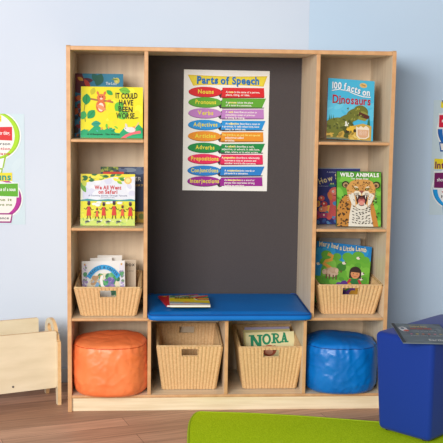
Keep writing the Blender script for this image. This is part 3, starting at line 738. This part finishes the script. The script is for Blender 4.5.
# right column
book('picture_book', 'blue dinosaur book with a green dinosaur, on the right top shelf', (1.130, .06, S1), .211, .270, .009, 12, 2, 3.2, cover=(72, 184, 222), spine=(150, 40, 40), art=art_dino)
book('picture_book', 'dark violet book with a pink creature, behind the jaguar book', (1.1005, .15, S2), .215, .2575, .010, 10, cover=(42, 46, 116), art=art_night)
book('picture_book', 'green book with a roaring jaguar, on the right middle shelf', (1.1870, .05, S2), .199, .2465, .022, 10, 0, .6, cover=(96, 178, 50), spine=(50, 90, 30), back=(40, 24, 24), art=art_jaguar)
book('picture_book', 'grey backed book behind the blue and green book in the right basket', (1.1500, .255, gz), .2, .309, .010, 12, roll=1, cover=(150, 152, 156), art=art_plain((150, 152, 156)))
book('picture_book', 'tilted blue and green picture book with a girl and a lamb', (1.100, .16, gz - .0), .260, .284, .012, 12, 0, 6.2, cover=(22, 140, 206), back=(40, 30, 34), art=art_lamb)
# lower right basket
bz = BB+.0072
book('picture_book', 'lilac backed book at the rear of the basket with green letters', (.8110, .258, bz), .214, .229, .008, 12, 0, -.8, cover=(170, 160, 190), art=art_plain((176, 166, 196)))
book('picture_book', 'olive edged book right behind the cream book with green letters', (.8050, .236, bz), .222, .221, .008, 12, 0, -1.5, cover=(190, 180, 120), art=art_plain((198, 186, 126)))
book('picture_book', 'cream picture book with large green slab letters in the lower basket', (.8060, .20, bz), .236, .216, .012, 12, 0, -1.6, cover=(240, 230, 176), art=art_nora)
# on the seat
cz = S3+.0385
book('picture_book', 'red book with a gold star under the yellow book on the cushion', (.434, .052, cz), .19, .214, .008, yaw=10, cover=(206, 32, 40), art=art_red, flat=True, soft=True)
book('picture_book', 'yellow paperback lying on the blue seat cushion, atop a red book', (.4475, .010, cz+.0085), .178, .218, .009, yaw=0, cover=(232, 208, 30), spine=(240, 232, 210), art=art_yellow, flat=True, soft=True)

# ------------------------------------------------------------------ upholstered bench
BX, BY, BA = 1.295, -.274, 42
t = thing('bench_seat', 'tall royal blue upholstered block seat on the right, standing on the rug', 'seat', (BX, BY, 0), (0, 0, math.radians(BA)))
# local x runs away along the length, local -y towards the camera side
bl, bw, bz0, bz1 = .52, .284, .014, .4285
b = MB(); b.box(0, bl, -bw, 0, bz0, bz1, BENCH, .024, 5, smooth=True)
for v in b.bm.verts: v.co.y -= .034*(1-v.co.z/bz1)*max(0, 1+v.co.y/bw)      # the foam block narrows a little towards the floor
b.build('upholstery', t)
sp = []
for x, y in ((.04, -.065), (.04, -bw+.04), (bl-.04, -.065), (bl-.04, -bw+.04)):
    z0 = .0085 if x < .3 else (.0085 if y < -.1 else .0002)
    bb = MB(); n = 14
    bb.extrude([[(x+.016*math.cos(2*PI*q/n), y+.016*math.sin(2*PI*q/n)) for q in range(n)]], 'z', z0, bz0+.004, PLASTIC); bb.build('foot', t)

def magazine():
    r = thing('magazine', 'grey magazine with coloured text lying on the blue block seat', 'magazine', (1.362, -.490, bz1+.0045), (0, 0, math.radians(-6)))
    w, h = .205, .335
    b = MB(); cm = paint((112, 122, 130), .3, .5)
    # closed magazine: slightly bowed pages, spine on the left
    b2 = MB(); b2.box(0, w, 0, .004, 0, h, cm)
    a = Art(b2, w, h); art_mag(a)
    for v in b2.bm.verts: x, y, z = v.co; v.co = Vector((x, z, -y))
    b2.build('cover', r, fix=False)
    b = MB(); b.box(.001, w-.001, .001, h-.001, -.0058 + .0016, -.0040, PAGES); b.build('pages', r)
magazine()

# ------------------------------------------------------------------ rug
out = [(.605, -.004), (.583, .0), (.566, -.012), (.553, -.04), (.541, -.085), (.531, -.14), (.522, -.24), (.514, -.41), (.505, -.7), (.50, -1.1), (1.95, -1.1), (1.95, -.325), (1.339, -.162), (1.023, -.074), (.80, -.028)]
# smooth the outline lightly
def dense(P, n=10):
    R_ = []
    for k in range(len(P)):
        a, c = Vector(P[k]), Vector(P[(k+1) % len(P)])
        for q in range(n): R_.append(a.lerp(c, q/n))
    return R_
pl = dense(out, 6)
for it in range(3): pl = [(pl[k-1]+pl[k]*2+pl[(k+1) % len(pl)])/4 for k in range(len(pl))]
t = thing('rug', 'lime green rug with bound edge lying on the wood floor', 'rug', (1.2, -.55, 0))
c0 = Vector((1.2, -.515))
MB().extrude([[tuple(p-c0) for p in pl]], 'z', .0003, .008, RUG).build('pile', t)
MB().tube([(p.x-c0.x, p.y-c0.y, .0056) for p in pl], .0052, RUGB, True, 6).build('bound_edge', t)

# ------------------------------------------------------------------ birch book bin at the left
th = math.radians(22)
t = thing('book_bin', 'low pale birch book bin on the floor left of the bookcase', 'book bin', (-.058, .111, 0), (0, 0, th))
r = .012
def rrect(x0, x1, z0, z1, r):
    P = []
    for cx, cz, a in ((x1-r, z1-r, 0), (x0+r, z1-r, PI/2), (x0+r, z0+r, PI), (x1-r, z0+r, 1.5*PI)):
        for q in range(5): u = a+PI/2*q/4; P.append((cx+r*math.cos(u), cz+r*math.sin(u)))
    return P
MB().extrude([rrect(-.62, 0, .079, .340, .010)], 'y', 0, .014, BINW, BINE).build('front_panel', t)
MB().extrude([rrect(-.60, -.036, .085, .369, .008)], 'y', .164, .176, BINW, BINE).build('back_panel', t)
MB().box(-.60, -.002, .015, .163, .086, .097, BINW).build('bin_floor', t)
def end(x0, x1):
    P = [(-.012, 0), (.014, 0), (.024, .085), (.160, .085), (.180, 0), (.206, 0), (.206, .292), (.190, .300), (.186, .325)]
    P += [(.108 + .080*math.cos(a), .316+.060*math.sin(a)) for a in [PI*q/20 for q in range(1, 20)]]
    P += [(.014, .318), (.012, .302), (-.0005, .293), (-.012, .291)]
    hl = [(.112 + .034*math.cos(a), .330+.021*math.sin(a)) for a in [2*PI*q/20 for q in range(20)]]
    return MB().extrude([P, hl], 'x', x0, x1, BINW, BINE).build('end_board', t)
end(.0005, .0165); end(-.6375, -.6215)
b = MB(); b.extrude([[(-.200+0.0045*math.cos(2*PI*q/12), .106+.0045*math.sin(2*PI*q/12)) for q in range(12)]], 'y', -.003, .001, STEEL); b.build('screw', t)

# ------------------------------------------------------------------ posters
def parts_poster():
    w, h = .404, .568
    b = MB(); b.box(0, w, -.0008, 0, 0, h, WHITE)
    a = Art(b, w, h, -.0008)
    U = lambda x: (x-25)/275*w
    Vv = lambda y: h - (y-30)/385*h
    P = lambda *q: [(U(x), Vv(y)) for x, y in q]
    a.poly([(U(37+256*q/16), Vv(46-3*math.sin(PI*q/16)*-1)) for q in range(17)] + P((281, 80)) + [(U(279-222*q/12), Vv(79-3*math.sin(PI*q/12))) for q in range(1, 12)] + P((55, 81)), (226, 196, 40))
    a.poly([(U(41+248*q/16), Vv(49+3*math.sin(PI*q/16))) for q in range(17)] + P((278, 77)) + [(U(276-216*q/12), Vv(76-3*math.sin(PI*q/12))) for q in range(1, 12)] + P((58, 78)), (240, 222, 60))
    arc = lambda t: (.004*math.cos((t-.5)*PI)*-1 + .002, (t-.5)*-.10 if t < .5 else (t-.5)*.10)
    a.text('Parts of Speech', U(167), Vv(73.5), .048, (20, 60, 120), .04, .07, w=.296, align='c', jig=.12); 
    random.seed(3)
    a.text('Parts of Speech', U(166), Vv(72.7), .048, (24, 124, 200), .025, .07, w=.296, align='c', jig=.12)
    rows = [('Nouns', (222, 28, 36), ['A noun is the name of a person,', 'place, thing, or idea.'], 99), ('Pronouns', (96, 172, 44), ['A pronoun takes the place', 'of a noun in a sentence.'], 132),
            ('Verbs', (196, 132, 204), ['A verb describes an action or', 'something a noun or pronoun', 'is doing or being.'], 166.5), ('Adjectives', (28, 150, 226), ['An adjective describes a noun or', 'a pronoun. It tells what kind, how', 'many, or which one.'], 203.5),
            ('Articles', (238, 150, 30), ['The words a, an, and the are special', 'adjectives called', 'articles.'], 239.5), ('Adverbs', (10, 142, 66), ['An adverb describes a verb,', 'adjective, or adverb. It tells how,', 'when, where, or to what extent.'], 276.5),
            ('Prepositions', (232, 34, 92), ['A preposition describes a relationship', 'between a noun or pronoun and', 'another word in the sentence.'], 312.5), ('Conjunctions', (32, 130, 212), ['A conjunction joins words or', 'phrases in a sentence.'], 350), ('Interjections', (158, 30, 148), ['An interjection is a word or', 'phrase that expresses strong', 'feeling or emotion.'], 384.5)]
    for k, (nm, c, ls, y) in enumerate(rows):
        d = tuple(int(v*.72) for v in c)
        a.poly(P((132, y+6), (154, y-13), (152, y+17), (143, y+19)), (44, 36, 44))
        if k < 8: a.poly(P((140, y+14), (285, y+14), (283, y+17), (150, y+20)), (70, 60, 64) if k % 2 else d)
        sl = 4 if k % 2 else -3
        a.poly(P((149, y-14+(k % 3)), (286+sl, y-15), (282-sl, y+14), (146, y+15)), c)
        a.ell(U(94), Vv(y+1.5), .0795, .0245, d); a.ell(U(94), Vv(y), .0785, .0232, c)
        random.seed(k)
        a.text(nm, U(96), Vv(y+5.5), .0265, (236, 222, 60), .03, .10, align='c', w=.036+.0080*len(nm), jig=.1)
        for q, s in enumerate(ls):
            yy = y - 5 + 9*q - (0 if len(ls) == 3 else -4)
            a.text(s, U(160 if len(s) < 34 else 150), Vv(yy+3), .0125, (250, 246, 240) if k != 4 or q else (250, 240, 120), .03, .09, w=min(.182, .0052*len(s)))
            if q == 0 and k != 4: a.text(s.split()[1], U(171 if len(s) < 34 else 156), Vv(yy+3), .0125, (246, 226, 70), .04, .09, w=.0052*len(s.split()[1]))
    o = b.build('poster', None, fix=False); o.location = (.5105, D-.0146, .9490); o.rotation_euler = (0, math.radians(.25), 0)
    tag(o, 'white wall chart of nine coloured word banners on the dark board', 'poster')
parts_poster()

def balloon_poster(label, loc, rotz, w, h, mirror, spec):
    """pale blue chart with two balloon-shaped panels; lengths measured from the visible edge"""
    b = MB(); b.box(0, w, -.0008, 0, 0, h, paint((206, 226, 236), .5, .3))
    a = Art(b, w, h, -.0008)
    a.splat(30, (0, 0, w, h), .03, [(210, 229, 238), (213, 231, 238), (206, 226, 235)], .6)
    X = (lambda e: w-e) if mirror else (lambda e: e)
    for s in spec: s(a, X)
    o = b.build('poster', None, fix=False); o.location = loc; o.rotation_euler = (0, 0, rotz)
    tag(o, label, 'poster')
PX = .00465                                   # one measured step on the wall, in metres
def bal(cy, cex, rx, ry, outer, inner, ban, banY, banEdge, head, headY, headEdge, text, lines, basketY, basketEdge, headcol=(40, 150, 130), bcol=None, wide=26):
    def f(a, X):
        h = a.h; V = lambda y: h-y*PX
        c = X(cex*PX); sgn = -1 if X(1) < 1 else 1
        bc = bcol or outer
        a.poly([(c-.055, V(cy+ry*.8)), (c+.055, V(cy+ry*.8)), (c+.036, V(basketY+1)), (c-.036, V(basketY+1))], (240, 244, 244))
        a.ell(c, V(cy), (rx+1.4)*PX, (ry+1.4)*PX, (240, 246, 246), n=40); a.ell(c, V(cy), rx*PX, ry*PX, outer, n=40)
        a.ell(c, V(cy), (rx-1.2)*PX, (ry-.9)*PX, tuple(min(255, int(v*1.12+6)) for v in outer), n=40)
        a.ell(c-sgn*.0, V(cy), (rx-5.2)*PX, (ry-2.2)*PX, inner, n=40)
        a.poly([(c-.05, V(cy+ry*.85)), (c-.042, V(cy+ry*.85)), (c-.03, V(basketY)), (c-.036, V(basketY))], bc); a.poly([(c+.05, V(cy+ry*.85)), (c+.042, V(cy+ry*.85)), (c+.03, V(basketY)), (c+.036, V(basketY))], bc)
        bx0, bx1 = c-(abs(c-X(basketEdge*PX))), c+abs(c-X(basketEdge*PX))
        a.poly([(bx0, V(basketY)), (bx1, V(basketY)), (bx1-.008, V(basketY+10)), (bx0+.008, V(basketY+10))], bc)
        a.poly([(bx0+.006, V(basketY+1.5)), (bx1-.006, V(basketY+1.5)), (bx1-.013, V(basketY+8.5)), (bx0+.013, V(basketY+8.5))], (244, 240, 236))
        a.text('sentence', c, V(basketY+6.3), .018, (60, 60, 70), .02, align='c', w=(bx1-bx0)*.72)
        hw_ = abs(c-X(banEdge*PX))
        a.poly([(c-hw_-.004, V(banY[0]-.8)), (c+hw_+.004, V(banY[0]-.8)), (c+hw_+.004, V(banY[1]+.8)), (c-hw_-.004, V(banY[1]+.8))], (240, 246, 246))
        a.poly([(c-hw_, V(banY[0]+1)), (c+hw_, V(banY[0])), (c+hw_, V(banY[1])), (c-hw_, V(banY[1]-1))], ban)
        a.text(text, c, V((banY[0]+banY[1])/2+1), .024, (250, 250, 250), .02, align='c', w=hw_*1.75)
        he = abs(c-X(headEdge*PX))
        hl_ = len(head)*(.0255 if sgn < 0 else .019); ed = X(headEdge*PX); far = ed + sgn*hl_
        a.poly([(far-sgn*.0, V(headY[0]+1)), (ed-sgn*.003, V(headY[0]-.5)), (ed-sgn*.003, V(headY[1]-1)), (far, V(headY[1]))], (246, 224, 40))
        a.text(head, ed, V(headY[1]-1.8), .046, headcol, .035, align='r' if sgn < 0 else 'l', w=hl_)
        for q, (s, cc) in enumerate(lines): a.text(s, c, V(banY[1]+4.5+5*q), .018, cc, .02, align='c', w=(rx-8)*1.8*PX)
    return f
k1 = ((70, 70, 80), (206, 60, 60))
balloon_poster('pale blue chart with a lime green balloon, on the wall at far left', (-.665, .4642, .7745), 0, .43, .5243, True,
    [bal(22, 29, 24.5, 24, (150, 196, 20), (244, 244, 240), (222, 40, 44), (13, 27), 12.2, 'Nouns', (2, 9), 23.5, 'a person, place or thing,', [('Is it a person', k1[0]), ('or an action', k1[1]), ('or a place', k1[1])], 55, 22, (40, 150, 60)),
     bal(86, 26, 22.5, 20, (158, 30, 130), (242, 240, 234), (96, 176, 40), (70.5, 84), 7, 'Pronouns', (60, 69), 13.5, 'take the place of a noun', [('he she it', (120, 140, 60)), ('they we me', (120, 140, 60))], 101, 12.5)])
rz = math.atan(.07)
balloon_poster('pale blue chart with red and purple banners, on the wall at far right', (1.738, .5089, .827), rz, .43, .5645, False,
    [bal(31, 28, 22.5, 22, (20, 92, 170), (236, 244, 248), (222, 30, 66), (14.5, 29.5), 6.5, 'Verbs', (2, 9), 8.5, 'show an action', [('run jump', k1[0])], 44, 7.5, (60, 60, 120)),
     bal(93, 27, 24.5, 22, (20, 140, 206), (242, 244, 244), (120, 24, 96), (75.5, 93.5), 3.8, 'Interjections', (62, 73.5), 3.8, 'show strong feeling', [('wow oh', k1[1]), ('hey ouch', k1[0])], 111, 14, (120, 20, 90))])

# ------------------------------------------------------------------ light
def area(name, loc, target, size, power, col, sy=None):
    l = bpy.data.lights.new(name, 'AREA'); l.shape = 'RECTANGLE'; l.size = size; l.size_y = sy or size; l.energy = power; l.color = col
    o = bpy.data.objects.new(name, l); COL.objects.link(o); o.location = loc
    o.rotation_euler = (Vector(target)-Vector(loc)).to_track_quat('-Z', 'Y').to_euler(); return o
area('window_light', (-2.5, -5.2, 2.25), (.75, .2, .8), 1.9, 225, (1, .98, .95))
area('front_fill_light', (-.9, -5.6, 2.05), (.75, .2, .7), 1.8, 170, (1, .985, .96), 1.4)  # added soft fill lamp from the front left, lightens the shelf interiors
wd = bpy.data.worlds.new('world'); wd.use_nodes = True; sc.world = wd
bg = wd.node_tree.nodes['Background']; bg.inputs['Color'].default_value = (.90, .95, 1.0, 1); bg.inputs['Strength'].default_value = .34

# ------------------------------------------------------------------ camera
cam = bpy.data.cameras.new('camera'); co = bpy.data.objects.new('camera', cam); COL.objects.link(co); sc.camera = co
cam.sensor_fit = 'HORIZONTAL'; cam.sensor_width = 36; cam.lens = 982.014/443*36; cam.clip_start = .05
R = Vector((.99726563, -.07253002, .0141654)); U = Vector((-.00498396, .12523601, .99211446)); F = Vector((.0737321, .98947225, -.12453208))
M = Matrix((R, U, -F)).transposed().to_4x4(); M.translation = Vector((.35246673, -4.23740797, 1.38548575)); co.matrix_world = M
sc.view_settings.view_transform = 'Standard'; sc.view_settings.look = 'None'; sc.view_settings.gamma = 1; sc.view_settings.exposure = 0; sc.view_settings.use_curve_mapping = False
